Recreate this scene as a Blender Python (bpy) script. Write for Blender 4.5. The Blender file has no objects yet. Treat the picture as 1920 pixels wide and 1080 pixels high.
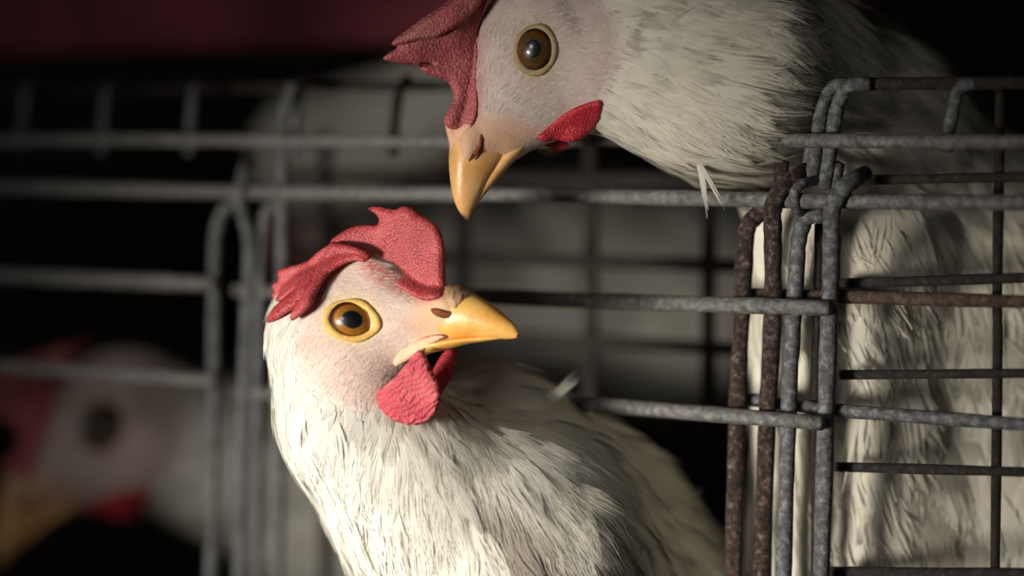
import bpy, math, random
import numpy as np
from mathutils import Vector, Matrix
from mathutils.geometry import delaunay_2d_cdt

random.seed(7)
rng = np.random.default_rng(7)
sc = bpy.context.scene
col = sc.collection

# ------------------------------------------------------------------ camera
FPX = 4800.0
PITCH = math.atan(278.0 / FPX)
CAM = np.array([0.0, 0.0, 1.25])
VD = np.array([0.0, math.cos(PITCH), -math.sin(PITCH)])
VR = np.array([1.0, 0.0, 0.0])
VU = np.array([0.0, math.sin(PITCH), math.cos(PITCH)])
cd = bpy.data.cameras.new('camera')
cam = bpy.data.objects.new('camera', cd)
col.objects.link(cam)
cam.location = CAM
cam.rotation_euler = (math.pi / 2 - PITCH, 0, 0)
cd.sensor_width = 36.0
cd.lens = 36.0 * FPX / 1920.0
cd.clip_start = 0.02
cd.dof.use_dof = True
cd.dof.focus_distance = 0.80
cd.dof.aperture_fstop = 2.9
sc.camera = cam

# ------------------------------------------------------------------ world, lights, exposure
w = bpy.data.worlds.new('world')
sc.world = w
w.use_nodes = True
w.node_tree.nodes['Background'].inputs[0].default_value = (1.0, 0.97, 0.93, 1)
w.node_tree.nodes['Background'].inputs[1].default_value = 0.02

def look_at(o, target):
    d = Vector(target) - o.location
    o.rotation_euler = d.to_track_quat('-Z', 'Y').to_euler()

def lamp(name, kind, loc, target, energy, colour, **kw):
    ld = bpy.data.lights.new(name, kind)
    ld.energy = energy
    ld.color = colour
    for k, v in kw.items():
        setattr(ld, k, v)
    o = bpy.data.objects.new(name, ld)
    col.objects.link(o)
    o.location = loc
    look_at(o, target)
    return o

# the work lamp that lights the row of cages from the left
lamp('key_lamp', 'SPOT', (-0.63, 0.26, 1.06), (-0.068, 0.80, 1.110), 116.0, (1.0, 0.94, 0.85),
     spot_size=math.radians(20.5), spot_blend=1.0, shadow_soft_size=0.15)
# weak fill added behind the camera, left, to lift dim hens and rails
lamp('fill_light', 'AREA', (-1.1, -0.9, 1.75), (0.0, 0.9, 1.2), 4.3, (1.0, 0.97, 0.95),
     shape='RECTANGLE', size=0.6, size_y=0.45)

vs = sc.view_settings
vs.view_transform = 'Standard'
vs.look = 'None'
vs.gamma = 1.0
vs.use_curve_mapping = False
vs.exposure = 0.0

# ------------------------------------------------------------------ helpers
def U(u, v, w=0.0):
    D = 0.8 + w / 6000.0
    return CAM + VD * D + VR * ((u - 960.0) / FPX * D) - VU * ((v - 540.0) / FPX * D)

def tag(o, label=None, cat=None, group=None, kind=None):
    if label: o['label'] = label
    if cat: o['category'] = cat
    if group: o['group'] = group
    if kind: o['kind'] = kind
    return o

def empty(name, loc):
    o = bpy.data.objects.new(name, None)
    o.empty_display_size = 0.01
    col.objects.link(o)
    o.location = Vector(loc)
    return o

def link_mesh(name, verts, faces, mat, parent=None, smooth=True, colours=None, normals=None):
    me = bpy.data.meshes.new(name)
    verts = np.asarray(verts, dtype=np.float64)
    origin = verts.mean(axis=0) if parent is None else np.array(parent_world(parent))
    vl = (verts - origin).astype(np.float32)
    faces = np.asarray(faces) if not isinstance(faces, list) else faces
    if isinstance(faces, np.ndarray):
        n, k = faces.shape
        me.vertices.add(len(vl)); me.vertices.foreach_set('co', vl.ravel())
        me.loops.add(n * k); me.loops.foreach_set('vertex_index', faces.astype(np.int32).ravel())
        me.polygons.add(n)
        me.polygons.foreach_set('loop_start', np.arange(0, n * k, k, dtype=np.int32))
        me.polygons.foreach_set('loop_total', np.full(n, k, dtype=np.int32))
        me.update(calc_edges=True)
    else:
        me.from_pydata([tuple(map(float, p)) for p in vl], [], [tuple(int(i) for i in f) for f in faces])
        me.update()
    me.validate()
    if smooth:
        me.polygons.foreach_set('use_smooth', np.ones(len(me.polygons), dtype=bool))
    if colours is not None:
        ca = me.color_attributes.new('Col', 'FLOAT_COLOR', 'POINT')
        c4 = np.ones((len(vl), 4), dtype=np.float32)
        c4[:, :3] = colours
        ca.data.foreach_set('color', c4.ravel())
    if normals is not None:
        na = me.attributes.new('Nrm', 'FLOAT_VECTOR', 'POINT')
        na.data.foreach_set('vector', np.asarray(normals, dtype=np.float32).ravel())
    me.materials.append(mat)
    o = bpy.data.objects.new(name, me)
    col.objects.link(o)
    if parent is None:
        o.location = Vector(origin)
    else:
        o.parent = parent
    return o

def parent_world(p):
    l = Vector(p.location)
    while p.parent is not None:
        p = p.parent
        l += Vector(p.location)
    return l

# ------------------------------------------------------------------ materials
def new_mat(name):
    m = bpy.data.materials.new(name)
    m.use_nodes = True
    nt = m.node_tree
    return m, nt, nt.nodes['Principled BSDF']

def node(nt, t, **kw):
    n = nt.nodes.new(t)
    for k, v in kw.items():
        setattr(n, k, v)
    return n

def noise(nt, scale, detail=3, rough=0.55, coord='Object'):
    tc = node(nt, 'ShaderNodeTexCoord')
    n = node(nt, 'ShaderNodeTexNoise')
    n.inputs['Scale'].default_value = scale
    n.inputs['Detail'].default_value = detail
    n.inputs['Roughness'].default_value = rough
    nt.links.new(tc.outputs[coord], n.inputs['Vector'])
    return n

def ramp(nt, src, stops):
    r = node(nt, 'ShaderNodeValToRGB')
    e = r.color_ramp.elements
    while len(e) < len(stops):
        e.new(0.5)
    for el, (p, c) in zip(e, stops):
        el.position = p
        el.color = (*c, 1) if len(c) == 3 else c
    nt.links.new(src, r.inputs['Fac'])
    return r

def bump(nt, bsdf, src, strength, dist):
    b = node(nt, 'ShaderNodeBump')
    b.inputs['Strength'].default_value = strength
    b.inputs['Distance'].default_value = dist
    nt.links.new(src, b.inputs['Height'])
    nt.links.new(b.outputs['Normal'], bsdf.inputs['Normal'])
    return b

def mat_wire(name, stops, metallic=0.35, rough=0.6, scale=260, bscale=900, bstr=0.5):
    m, nt, b = new_mat(name)
    n = noise(nt, scale, 5, 0.65)
    r = ramp(nt, n.outputs['Fac'], stops)
    nt.links.new(r.outputs['Color'], b.inputs['Base Color'])
    b.inputs['Metallic'].default_value = metallic
    b.inputs['Roughness'].default_value = rough
    n2 = noise(nt, bscale, 4, 0.7)
    bump(nt, b, n2.outputs['Fac'], bstr, 0.0012)
    return m

M_GALV = mat_wire('galvanised_wire', [(0.30, (0.05, 0.045, 0.04)), (0.45, (0.12, 0.115, 0.11)), (0.60, (0.19, 0.185, 0.175)), (0.70, (0.34, 0.33, 0.32))], 0.15, 0.6, 420)
M_GREY = mat_wire('grey_wire', [(0.32, (0.05, 0.048, 0.046)), (0.5, (0.105, 0.106, 0.11)), (0.68, (0.25, 0.255, 0.26))], 0.15, 0.6, 420)
M_RUST = mat_wire('rusty_wire', [(0.36, (0.014, 0.009, 0.007)), (0.47, (0.044, 0.025, 0.018)), (0.57, (0.085, 0.056, 0.042)), (0.68, (0.24, 0.20, 0.17))], 0.0, 0.9, 520, 1300, 0.9)
M_DARK = mat_wire('dark_wire', [(0.35, (0.010, 0.008, 0.007)), (0.55, (0.026, 0.019, 0.015)), (0.72, (0.07, 0.05, 0.038))], 0.1, 0.8, 420, 1100, 0.7)
M_BROWN = mat_wire('brown_wire', [(0.3, (0.03, 0.018, 0.013)), (0.5, (0.085, 0.05, 0.036)), (0.7, (0.16, 0.12, 0.095))], 0.05, 0.85, 380, 1000, 0.7)

def mat_attr(name, rough=0.7, sss=0.0, sheen=0.0, bump_args=None, spec=0.3, transl=0.0):
    m, nt, b = new_mat(name)
    a = node(nt, 'ShaderNodeAttribute', attribute_name='Col')
    nt.links.new(a.outputs['Color'], b.inputs['Base Color'])
    b.inputs['Roughness'].default_value = rough
    b.inputs['Specular IOR Level'].default_value = spec
    if sss:
        b.inputs['Subsurface Weight'].default_value = sss
        b.inputs['Subsurface Radius'].default_value = (1.0, 0.45, 0.3)
        b.inputs['Subsurface Scale'].default_value = 0.003
    if bump_args:
        n = noise(nt, bump_args[0], 4, 0.65)
        bump(nt, b, n.outputs['Fac'], bump_args[1], bump_args[2])
    if transl:
        t = node(nt, 'ShaderNodeBsdfTranslucent')
        nt.links.new(a.outputs['Color'], t.inputs['Color'])
        mx = node(nt, 'ShaderNodeMixShader')
        mx.inputs[0].default_value = transl
        nt.links.new(b.outputs[0], mx.inputs[1])
        nt.links.new(t.outputs[0], mx.inputs[2])
        nt.links.new(mx.outputs[0], nt.nodes['Material Output'].inputs['Surface'])
    return m

def soft_normal(m):
    # barbs share the rounded normal of the coat they lie in
    nt = m.node_tree
    a = node(nt, 'ShaderNodeAttribute', attribute_name='Nrm')
    for n in list(nt.nodes):
        if n.type == 'BSDF_PRINCIPLED':
            nt.links.new(a.outputs['Vector'], n.inputs['Normal'])
    return m

M_SKIN = mat_attr('hen_skin', 0.62, 0.0, 0, (1100, 0.28, 0.0010), 0.3)
M_FEATHER = soft_normal(mat_attr('white_feathers', 0.8, 0, 0, None, 0.12, 0.30))

def mat_flesh(name, stops, rough=0.5, nscale=230, grain=1500, gstr=0.9, gdist=0.0012, sss=0.12, wrinkle=None, pale=0.45):
    m, nt, b = new_mat(name)
    n = noise(nt, nscale, 3)
    r = ramp(nt, n.outputs['Fac'], stops)
    tc = node(nt, 'ShaderNodeTexCoord')
    vor = node(nt, 'ShaderNodeTexVoronoi')
    vor.inputs['Scale'].default_value = grain
    nt.links.new(tc.outputs['Object'], vor.inputs['Vector'])
    # papillae, with their specular speckle painted in as pale dots
    rv = ramp(nt, vor.outputs['Distance'], [(0.05, (1, 1, 1)), (0.42, (0, 0, 0))])
    mix = node(nt, 'ShaderNodeMixRGB', blend_type='MIX')
    nt.links.new(r.outputs['Color'], mix.inputs[1])
    c = stops[-1][1]
    mix.inputs[2].default_value = (min(1, c[0] * 1.1 + 0.12), c[1] * 1.3 + 0.22, c[2] * 1.3 + 0.21, 1)
    mul = node(nt, 'ShaderNodeMath', operation='MULTIPLY')
    nt.links.new(rv.outputs['Color'], mul.inputs[0])
    mul.inputs[1].default_value = pale
    nt.links.new(mul.outputs[0], mix.inputs[0])
    nt.links.new(mix.outputs[0], b.inputs['Base Color'])
    b.inputs['Roughness'].default_value = rough
    b.inputs['Specular IOR Level'].default_value = 0.35
    b.inputs['Subsurface Weight'].default_value = sss
    b.inputs['Subsurface Radius'].default_value = (1.0, 0.3, 0.2)
    b.inputs['Subsurface Scale'].default_value = 0.002
    inv = node(nt, 'ShaderNodeMath', operation='SUBTRACT')
    inv.inputs[0].default_value = 1.0
    nt.links.new(vor.outputs['Distance'], inv.inputs[1])
    src = inv.outputs[0]
    if wrinkle:
        wv = node(nt, 'ShaderNodeTexWave', wave_type='BANDS', bands_direction='Z')
        mp = node(nt, 'ShaderNodeMapping')
        mp.inputs['Rotation'].default_value = wrinkle[2]
        nt.links.new(tc.outputs['Object'], mp.inputs['Vector'])
        nt.links.new(mp.outputs[0], wv.inputs['Vector'])
        wv.inputs['Scale'].default_value = wrinkle[0]
        wv.inputs['Distortion'].default_value = 9.0
        wv.inputs['Detail'].default_value = 3.0
        wv.inputs['Detail Scale'].default_value = 1.2
        ad = node(nt, 'ShaderNodeMath', operation='MULTIPLY_ADD')
        nt.links.new(wv.outputs['Fac'], ad.inputs[0])
        ad.inputs[1].default_value = wrinkle[1]
        nt.links.new(src, ad.inputs[2])
        src = ad.outputs[0]
    bump(nt, b, src, gstr, gdist)
    return m

M_COMB = mat_flesh('comb_flesh', [(0.3, (0.34, 0.035, 0.04)), (0.55, (0.46, 0.06, 0.065)), (0.75, (0.52, 0.10, 0.10))], 0.42, 120, 1500, 0.40, 0.0006, pale=0.60)
M_COMB2 = mat_flesh('comb_flesh_dull', [(0.3, (0.30, 0.05, 0.06)), (0.55, (0.42, 0.10, 0.105)), (0.75, (0.52, 0.18, 0.17))], 0.55, 90, 1100, 0.5, 0.0007)
M_WATTLE = mat_flesh('wattle_flesh', [(0.3, (0.50, 0.06, 0.085)), (0.55, (0.60, 0.095, 0.115)), (0.75, (0.66, 0.16, 0.165))], 0.5, 90, 1500, 0.55, 0.0009, 0.12, (170.0, 1.6, (0.0, 0.55, 0.0)), 0.2)
M_WATTLE2 = mat_flesh('wattle_flesh_deep', [(0.3, (0.42, 0.02, 0.03)), (0.55, (0.52, 0.03, 0.045)), (0.75, (0.58, 0.06, 0.065))], 0.5, 90, 1300, 0.5, 0.0007)

def mat_beak(name, a, b2, c):
    m, nt, b = new_mat(name)
    n = noise(nt, 130, 4)
    r = ramp(nt, n.outputs['Fac'], [(0.3, a), (0.55, b2), (0.75, c)])
    nt.links.new(r.outputs['Color'], b.inputs['Base Color'])
    b.inputs['Roughness'].default_value = 0.36
    b.inputs['Subsurface Weight'].default_value = 0.10
    b.inputs['Subsurface Radius'].default_value = (1, 0.5, 0.2)
    b.inputs['Subsurface Scale'].default_value = 0.002
    n2 = noise(nt, 500, 3)
    bump(nt, b, n2.outputs['Fac'], 0.25, 0.0006)
    return m

M_BEAK = mat_beak('beak_horn', (0.72, 0.33, 0.05), (0.82, 0.46, 0.12), (0.85, 0.55, 0.20))
M_BEAK2 = mat_beak('beak_horn_pale', (0.62, 0.30, 0.09), (0.74, 0.42, 0.16), (0.78, 0.50, 0.24))
M_CRUST = mat_beak('beak_crust', (0.22, 0.12, 0.07), (0.42, 0.26, 0.15), (0.55, 0.36, 0.22))

def mat_plain(name, c, rough=0.6, nscale=300, var=0.15, bstr=0.3, spec=0.3):
    m, nt, b = new_mat(name)
    n = noise(nt, nscale, 4)
    d = tuple(max(0, x * (1 - var)) for x in c)
    e = tuple(min(1, x * (1 + var)) for x in c)
    r = ramp(nt, n.outputs['Fac'], [(0.3, d), (0.7, e)])
    nt.links.new(r.outputs['Color'], b.inputs['Base Color'])
    b.inputs['Roughness'].default_value = rough
    b.inputs['Specular IOR Level'].default_value = spec
    if bstr:
        bump(nt, b, n.outputs['Fac'], bstr, 0.001)
    return m

M_LID = mat_plain('eyelid_yellow', (0.74, 0.46, 0.12), 0.5, 500, 0.12, 0.4)
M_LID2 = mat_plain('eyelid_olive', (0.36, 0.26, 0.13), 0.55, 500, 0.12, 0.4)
M_NOSTRIL = mat_plain('nostril_dark', (0.22, 0.06, 0.02), 0.7, 300, 0.2, 0)
M_CERE = mat_plain('cere_skin', (0.78, 0.46, 0.26), 0.5, 260, 0.12, 0.4)
M_CERE2 = mat_plain('cere_skin_pink', (0.66, 0.37, 0.24), 0.5, 260, 0.12, 0.4)
M_GAPE = mat_plain('gape_skin', (0.76, 0.45, 0.28), 0.5, 260, 0.12, 0.3)

def mat_eye(name, inner, outer):
    m, nt, b = new_mat(name)
    tc = node(nt, 'ShaderNodeTexCoord')
    sep = node(nt, 'ShaderNodeSeparateXYZ')
    nt.links.new(tc.outputs['Generated'], sep.inputs[0])
    cmb = node(nt, 'ShaderNodeCombineXYZ')
    nt.links.new(sep.outputs[0], cmb.inputs[0])
    nt.links.new(sep.outputs[1], cmb.inputs[1])
    cmb.inputs[2].default_value = 0.5
    vm = node(nt, 'ShaderNodeVectorMath', operation='DISTANCE')
    nt.links.new(cmb.outputs[0], vm.inputs[0])
    vm.inputs[1].default_value = (0.5, 0.5, 0.5)
    r = ramp(nt, vm.outputs['Value'], [(0.0, (0.002, 0.002, 0.002)), (0.198, (0.003, 0.003, 0.004)), (0.210, (0.08, 0.07, 0.03)),
                                      (0.235, inner), (0.34, outer), (0.385, (0.10, 0.03, 0.008)), (0.42, (0.01, 0.008, 0.012))])
    n = noise(nt, 900, 3)
    mix = node(nt, 'ShaderNodeMixRGB', blend_type='MULTIPLY')
    mix.inputs[0].default_value = 0.5
    rr = ramp(nt, n.outputs['Fac'], [(0.3, (0.55, 0.5, 0.45)), (0.65, (1, 1, 1))])
    nt.links.new(r.outputs['Color'], mix.inputs[1])
    nt.links.new(rr.outputs['Color'], mix.inputs[2])
    nt.links.new(mix.outputs[0], b.inputs['Base Color'])
    b.inputs['Roughness'].default_value = 0.35
    b.inputs['Coat Weight'].default_value = 1.0
    b.inputs['Coat Roughness'].default_value = 0.03
    return m

M_EYE = mat_eye('eye_amber', (0.30, 0.125, 0.015), (0.42, 0.15, 0.012))
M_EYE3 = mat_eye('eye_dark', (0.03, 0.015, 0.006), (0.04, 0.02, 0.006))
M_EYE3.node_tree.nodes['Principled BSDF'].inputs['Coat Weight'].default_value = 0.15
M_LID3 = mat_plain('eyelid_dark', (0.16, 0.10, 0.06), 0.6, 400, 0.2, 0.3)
M_EYE2 = mat_eye('eye_brown', (0.07, 0.038, 0.010), (0.13, 0.058, 0.010))

# ------------------------------------------------------------------ signed distance body builder
def sd_ell(p, c, axes, r):
    q = (p - c) @ axes.T
    k0 = np.sqrt(((q / r) ** 2).sum(-1))
    k1 = np.sqrt(((q / (r * r)) ** 2).sum(-1)) + 1e-12
    return k0 * (k0 - 1.0) / k1

def sd_cone(p, a, b, ra, rb):
    ab = b - a
    t = np.clip(((p - a) @ ab) / (ab @ ab), 0, 1)
    d = np.sqrt(((p - a - t[..., None] * ab) ** 2).sum(-1))
    return d - (ra + (rb - ra) * t)

def smin(a, b, k):
    h = np.clip(0.5 + 0.5 * (b - a) / k, 0, 1)
    return b + (a - b) * h - k * h * (1 - h)

def smax(a, b, k):
    return -smin(-a, -b, k)

class Field:
    def __init__(self): self.ops = []
    def ell(self, c, axes, r, k=0.004, sub=False): self.ops.append(('e', (np.array(c), np.array(axes), np.array(r)), k, sub))
    def cone(self, a, b, ra, rb, k=0.006, sub=False): self.ops.append(('c', (np.array(a), np.array(b), ra, rb), k, sub))
    def bounds(self, pad=0.006):
        lo = np.full(3, 1e9); hi = -lo
        for t, a, k, s in self.ops:
            if s: continue
            if t == 'e': pts = [(a[0], a[2].max())]
            else: pts = [(a[0], a[2]), (a[1], a[3])]
            for c, r in pts:
                lo = np.minimum(lo, c - r); hi = np.maximum(hi, c + r)
        return lo - pad, hi + pad
    def ev(self, p):
        f = None
        for t, a, k, s in self.ops:
            d = sd_ell(p, *a) if t == 'e' else sd_cone(p, *a)
            if f is None: f = d
            elif s: f = smax(f, -d, k)
            else: f = smin(f, d, k)
        return f
    def grad(self, p, e=0.0006):
        g = np.zeros_like(p)
        for i in range(3):
            dp = np.zeros(3); dp[i] = e
            g[:, i] = self.ev(p + dp) - self.ev(p - dp)
        return g / (np.linalg.norm(g, axis=1, keepdims=True) + 1e-12)

def axis_coords(lo, hi, flo, fhi, fine, coarse):
    c = [lo]
    while c[-1] < hi:
        x = c[-1]
        dist = max(flo - x, x - fhi, 0)
        c.append(x + min(coarse, fine + dist * 0.12))
    return np.array(c)

def surface_nets(field, focus, rad, fine, coarse):
    lo, hi = field.bounds()
    ax = [axis_coords(lo[i], hi[i], focus[i] - rad, focus[i] + rad, fine, coarse) for i in range(3)]
    X, Y, Z = ax
    nx, ny, nz = len(X), len(Y), len(Z)
    F = np.empty((nx, ny, nz))
    yz = np.stack(np.meshgrid(Y, Z, indexing='ij'), -1).reshape(-1, 2)
    for i0 in range(0, nx, 24):
        xs = X[i0:i0 + 24]
        p = np.empty((len(xs), len(yz), 3))
        p[..., 0] = xs[:, None]
        p[..., 1:] = yz[None]
        F[i0:i0 + 24] = field.ev(p.reshape(-1, 3)).reshape(len(xs), ny, nz)
    S = F < 0
    acc = np.zeros((nx - 1, ny - 1, nz - 1, 3)); cnt = np.zeros((nx - 1, ny - 1, nz - 1))
    G = [X, Y, Z]
    for d in range(3):
        o1, o2 = [k for k in range(3) if k != d]
        a = [slice(None)] * 3; b = [slice(None)] * 3
        a[d] = slice(0, -1); b[d] = slice(1, None)
        Fa, Fb = F[tuple(a)], F[tuple(b)]
        cross = (Fa < 0) != (Fb < 0)
        idx = np.argwhere(cross)
        fa = Fa[cross]; fb = Fb[cross]
        t = fa / (fa - fb)
        pos = np.empty((len(idx), 3))
        for k in range(3): pos[:, k] = G[k][idx[:, k]]
        pos[:, d] += t * (G[d][idx[:, d] + 1] - G[d][idx[:, d]])
        for da in (0, -1):
            for db in (0, -1):
                j = idx.copy(); j[:, o1] += da; j[:, o2] += db
                ok = (j >= 0).all(1) & (j[:, 0] < nx - 1) & (j[:, 1] < ny - 1) & (j[:, 2] < nz - 1)
                jj = j[ok]
                np.add.at(acc, (jj[:, 0], jj[:, 1], jj[:, 2]), pos[ok])
                np.add.at(cnt, (jj[:, 0], jj[:, 1], jj[:, 2]), 1)
    act = cnt > 0
    vid = np.full(act.shape, -1, dtype=np.int64)
    vid[act] = np.arange(act.sum())
    V = acc[act] / cnt[act][:, None]
    quads = []
    for d in range(3):
        o1, o2 = [(1, 2), (2, 0), (0, 1)][d]
        a = [slice(None)] * 3; b = [slice(None)] * 3
        a[d] = slice(0, -1); b[d] = slice(1, None)
        Sa, Sb = S[tuple(a)], S[tuple(b)]
        for flip, mask in ((False, Sa & ~Sb), (True, ~Sa & Sb)):
            idx = np.argwhere(mask)
            ok = (idx[:, o1] > 0) & (idx[:, o2] > 0) & (idx[:, o1] < F.shape[o1] - 1) & (idx[:, o2] < F.shape[o2] - 1)
            idx = idx[ok]
            def g(i, j):
                q = idx.copy(); q[:, o1] += i; q[:, o2] += j
                return vid[q[:, 0], q[:, 1], q[:, 2]]
            qd = np.stack([g(-1, -1), g(0, -1), g(0, 0), g(-1, 0)], 1)
            if flip: qd = qd[:, ::-1]
            quads.append(qd)
    Q = np.concatenate(quads)
    return V, Q

# ------------------------------------------------------------------ plumage
def nrm(a): return a / (np.linalg.norm(a, axis=-1, keepdims=True) + 1e-12)

def sample_surface(V, Q, n, weight=None):
    A, B, C_, D_ = V[Q[:, 0]], V[Q[:, 1]], V[Q[:, 2]], V[Q[:, 3]]
    area = 0.5 * np.linalg.norm(np.cross(B - A, C_ - A), axis=1) + 0.5 * np.linalg.norm(np.cross(C_ - A, D_ - A), axis=1)
    if weight is not None: area = area * weight((A + C_) / 2)
    pr = area / area.sum()
    f = rng.choice(len(Q), n, p=pr)
    a, b = rng.random((n, 1)), rng.random((n, 1))
    return (A[f] * (1 - a) + B[f] * a) * (1 - b) + (D_[f] * (1 - a) + C_[f] * a) * b

def feathers(P, N, T, L, W, K, colr, lift=0.12, curl=0.25, segs=3, spread=0.5, fringe=0.5, rollv=0.06, drop=None, side=None):
    """P,N,T: base points, normals, directions; every feather is K tapering barbs lying side by side"""
    n = len(P)
    T = nrm(T - (T * N).sum(1, keepdims=True) * N)
    B = np.cross(N, T)
    ang = rng.normal(0, 0.16, (n, 1))
    T, B = T * np.cos(ang) + B * np.sin(ang), B * np.cos(ang) - T * np.sin(ang)
    rol = rng.normal(0, rollv, (n, 1))
    Bn = B * np.cos(rol) + N * np.sin(rol)
    lf = (lift * (0.4 + rng.random(n)))[:, None]
    h0 = (rng.random(n) * 0.03 * L)[:, None]
    kk = np.linspace(-1, 1, K)
    s = np.linspace(0, 1, segs + 1)
    V = np.empty((n, K, segs + 1, 2, 3))
    bend = rng.normal(0, 0.12, (n, 1))
    for j, k in enumerate(kk):
        end = 1 - fringe * k * k * 0.8 - rng.random(n) * fringe
        jit = rng.normal(0, 0.12, n)
        for i, si in enumerate(s):
            x = si * end
            lat = (k * (0.30 + spread * np.sin(np.pi * np.clip(x * 0.85 + 0.1, 0, 1))) + jit * x)[:, None] * (W[:, None] * 0.5) + bend * (x ** 2)[:, None] * L[:, None]
            c = P + T * (x * L)[:, None] + Bn * lat + N * (h0 + L[:, None] * (lf * x[:, None] - curl * lf * 2 * (x ** 2)[:, None]) - (0 if drop is None else (drop * x ** 2)[:, None]))
            if side is not None: c = c - N * (side[:, None] * (lat / (W[:, None] * 0.5)) ** 2)
            wd = (W / K * 0.85 * (1.0 - 0.85 * si ** 1.5))[:, None]
            V[:, j, i, 0] = c - Bn * wd
            V[:, j, i, 1] = c + Bn * wd
    V = V.reshape(-1, 3)
    base = np.arange(n * K)[:, None] * (segs + 1) * 2
    F = []
    for i in range(segs):
        F.append(np.concatenate([base + 2 * i, base + 2 * i + 1, base + 2 * i + 3, base + 2 * i + 2], 1))
    F = np.stack(F, 1).reshape(-1, 4)
    Cc = np.repeat(colr, K * (segs + 1) * 2, axis=0)
    Nf = nrm(N + 0.30 * B * np.sin(rol) + 0.07 * rng.normal(0, 1, N.shape))
    Nn = np.repeat(Nf, K * (segs + 1) * 2, axis=0)
    return V, F, Cc, Nn

def merge(parts):
    vs_, fs_, cs_, ns_, off = [], [], [], [], 0
    for V, F, C_, N_ in parts:
        vs_.append(V); fs_.append(F + off); cs_.append(C_); ns_.append(N_); off += len(V)
    return np.concatenate(vs_), np.concatenate(fs_), np.concatenate(cs_), np.concatenate(ns_)

# ------------------------------------------------------------------ shaped pieces
def catmull(pts, n=6, closed=True):
    P = np.array(pts, float)
    out = []
    m = len(P)
    rngi = range(m) if closed else range(m - 1)
    for i in rngi:
        if closed: p0, p1, p2, p3 = P[i - 1], P[i], P[(i + 1) % m], P[(i + 2) % m]
        else: p0, p1, p2, p3 = P[max(i - 1, 0)], P[i], P[i + 1], P[min(i + 2, m - 1)]
        for t in np.linspace(0, 1, n, endpoint=False):
            out.append(0.5 * ((2 * p1) + (-p0 + p2) * t + (2 * p0 - 5 * p1 + 4 * p2 - p3) * t * t + (-p0 + 3 * p1 - 3 * p2 + p3) * t ** 3))
    if not closed: out.append(P[-1])
    return np.array(out)

def in_poly(p, poly):
    x, y = p[:, 0], p[:, 1]
    r = np.zeros(len(p), bool)
    a = poly; b = np.roll(poly, -1, 0)
    for (x1, y1), (x2, y2) in zip(a, b):
        c = ((y1 > y) != (y2 > y)) & (x < (x2 - x1) * (y - y1) / (y2 - y1 + 1e-12) + x1)
        r ^= c
    return r

def dist_poly(p, poly):
    d = np.full(len(p), 1e9)
    a = poly; b = np.roll(poly, -1, 0)
    for s, e in zip(a, b):
        v = e - s
        t = np.clip(((p - s) @ v) / (v @ v + 1e-12), 0, 1)
        d = np.minimum(d, np.linalg.norm(p - s - t[:, None] * v, axis=1))
    return d

class Head:
    """frame of one head: points are given as seen (u, v) plus c, the sideways offset from the middle plane towards the viewer's side"""
    def __init__(self, u0, v0, w0, sgn, yaw, rot=0.0, scale=1.0, src=None):
        self.sg, self.ps = sgn, yaw
        self.cs, self.sn = math.cos(yaw), math.sin(yaw)
        self.src = src or (u0, v0)
        self.rot, self.k = rot, scale
        self.u0, self.v0 = u0, v0
        self.O = U(u0, v0, w0)
        self.S = (0.8 + w0 / 6000.0) / FPX
        self.f = VR * (sgn * self.cs) - VD * self.sn
        self.n = VR * (-sgn * self.sn) - VD * self.cs
        self.up = VU
    def tr(self, u, v):
        du, dv = (u - self.src[0]) * self.k, (v - self.src[1]) * self.k
        c, s = math.cos(self.rot), math.sin(self.rot)
        return du * c - dv * s, du * s + dv * c
    def sag(self, u, v, c=0.0, land=True):
        du, dv = self.tr(u, v)
        c = c * self.k
        a = (self.sg * du + (c * self.sn if land else 0.0)) / self.cs
        return self.O + self.S * (a * self.f - dv * self.up + c * self.n)
    def mirror(self, p):
        p = np.asarray(p)
        d = (p - self.O) @ self.n
        return p - 2 * np.multiply.outer(d, self.n)
    def axes(self, ang=0.0):
        """in-plane axes turned by ang (as seen, clockwise positive for the viewer), plus the side axis"""
        ang = ang + self.rot
        e1 = VR * math.cos(ang) - VU * math.sin(ang)
        # move e1, e2 into the middle plane
        def flat(e):
            return nrm(self.f * (self.sg * (e @ VR)) + self.up * (e @ VU))
        a1 = flat(e1)
        a2 = np.cross(self.n, a1)
        return np.array([a1, a2, self.n])
    def seen(self, p):
        """as-seen (u,v) in source pixels of a point, with the far side mirrored to the near side"""
        q = (p - self.O) / self.S
        a = q @ self.f; b = q @ self.up; c = np.abs(q @ self.n)
        du = self.sg * (a * self.cs - c * self.sn); dv = -b
        cr, sr = math.cos(-self.rot), math.sin(-self.rot)
        x, y = du * cr - dv * sr, du * sr + dv * cr
        return np.stack([x / self.k + self.src[0], y / self.k + self.src[1]], -1), c / self.k

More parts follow.
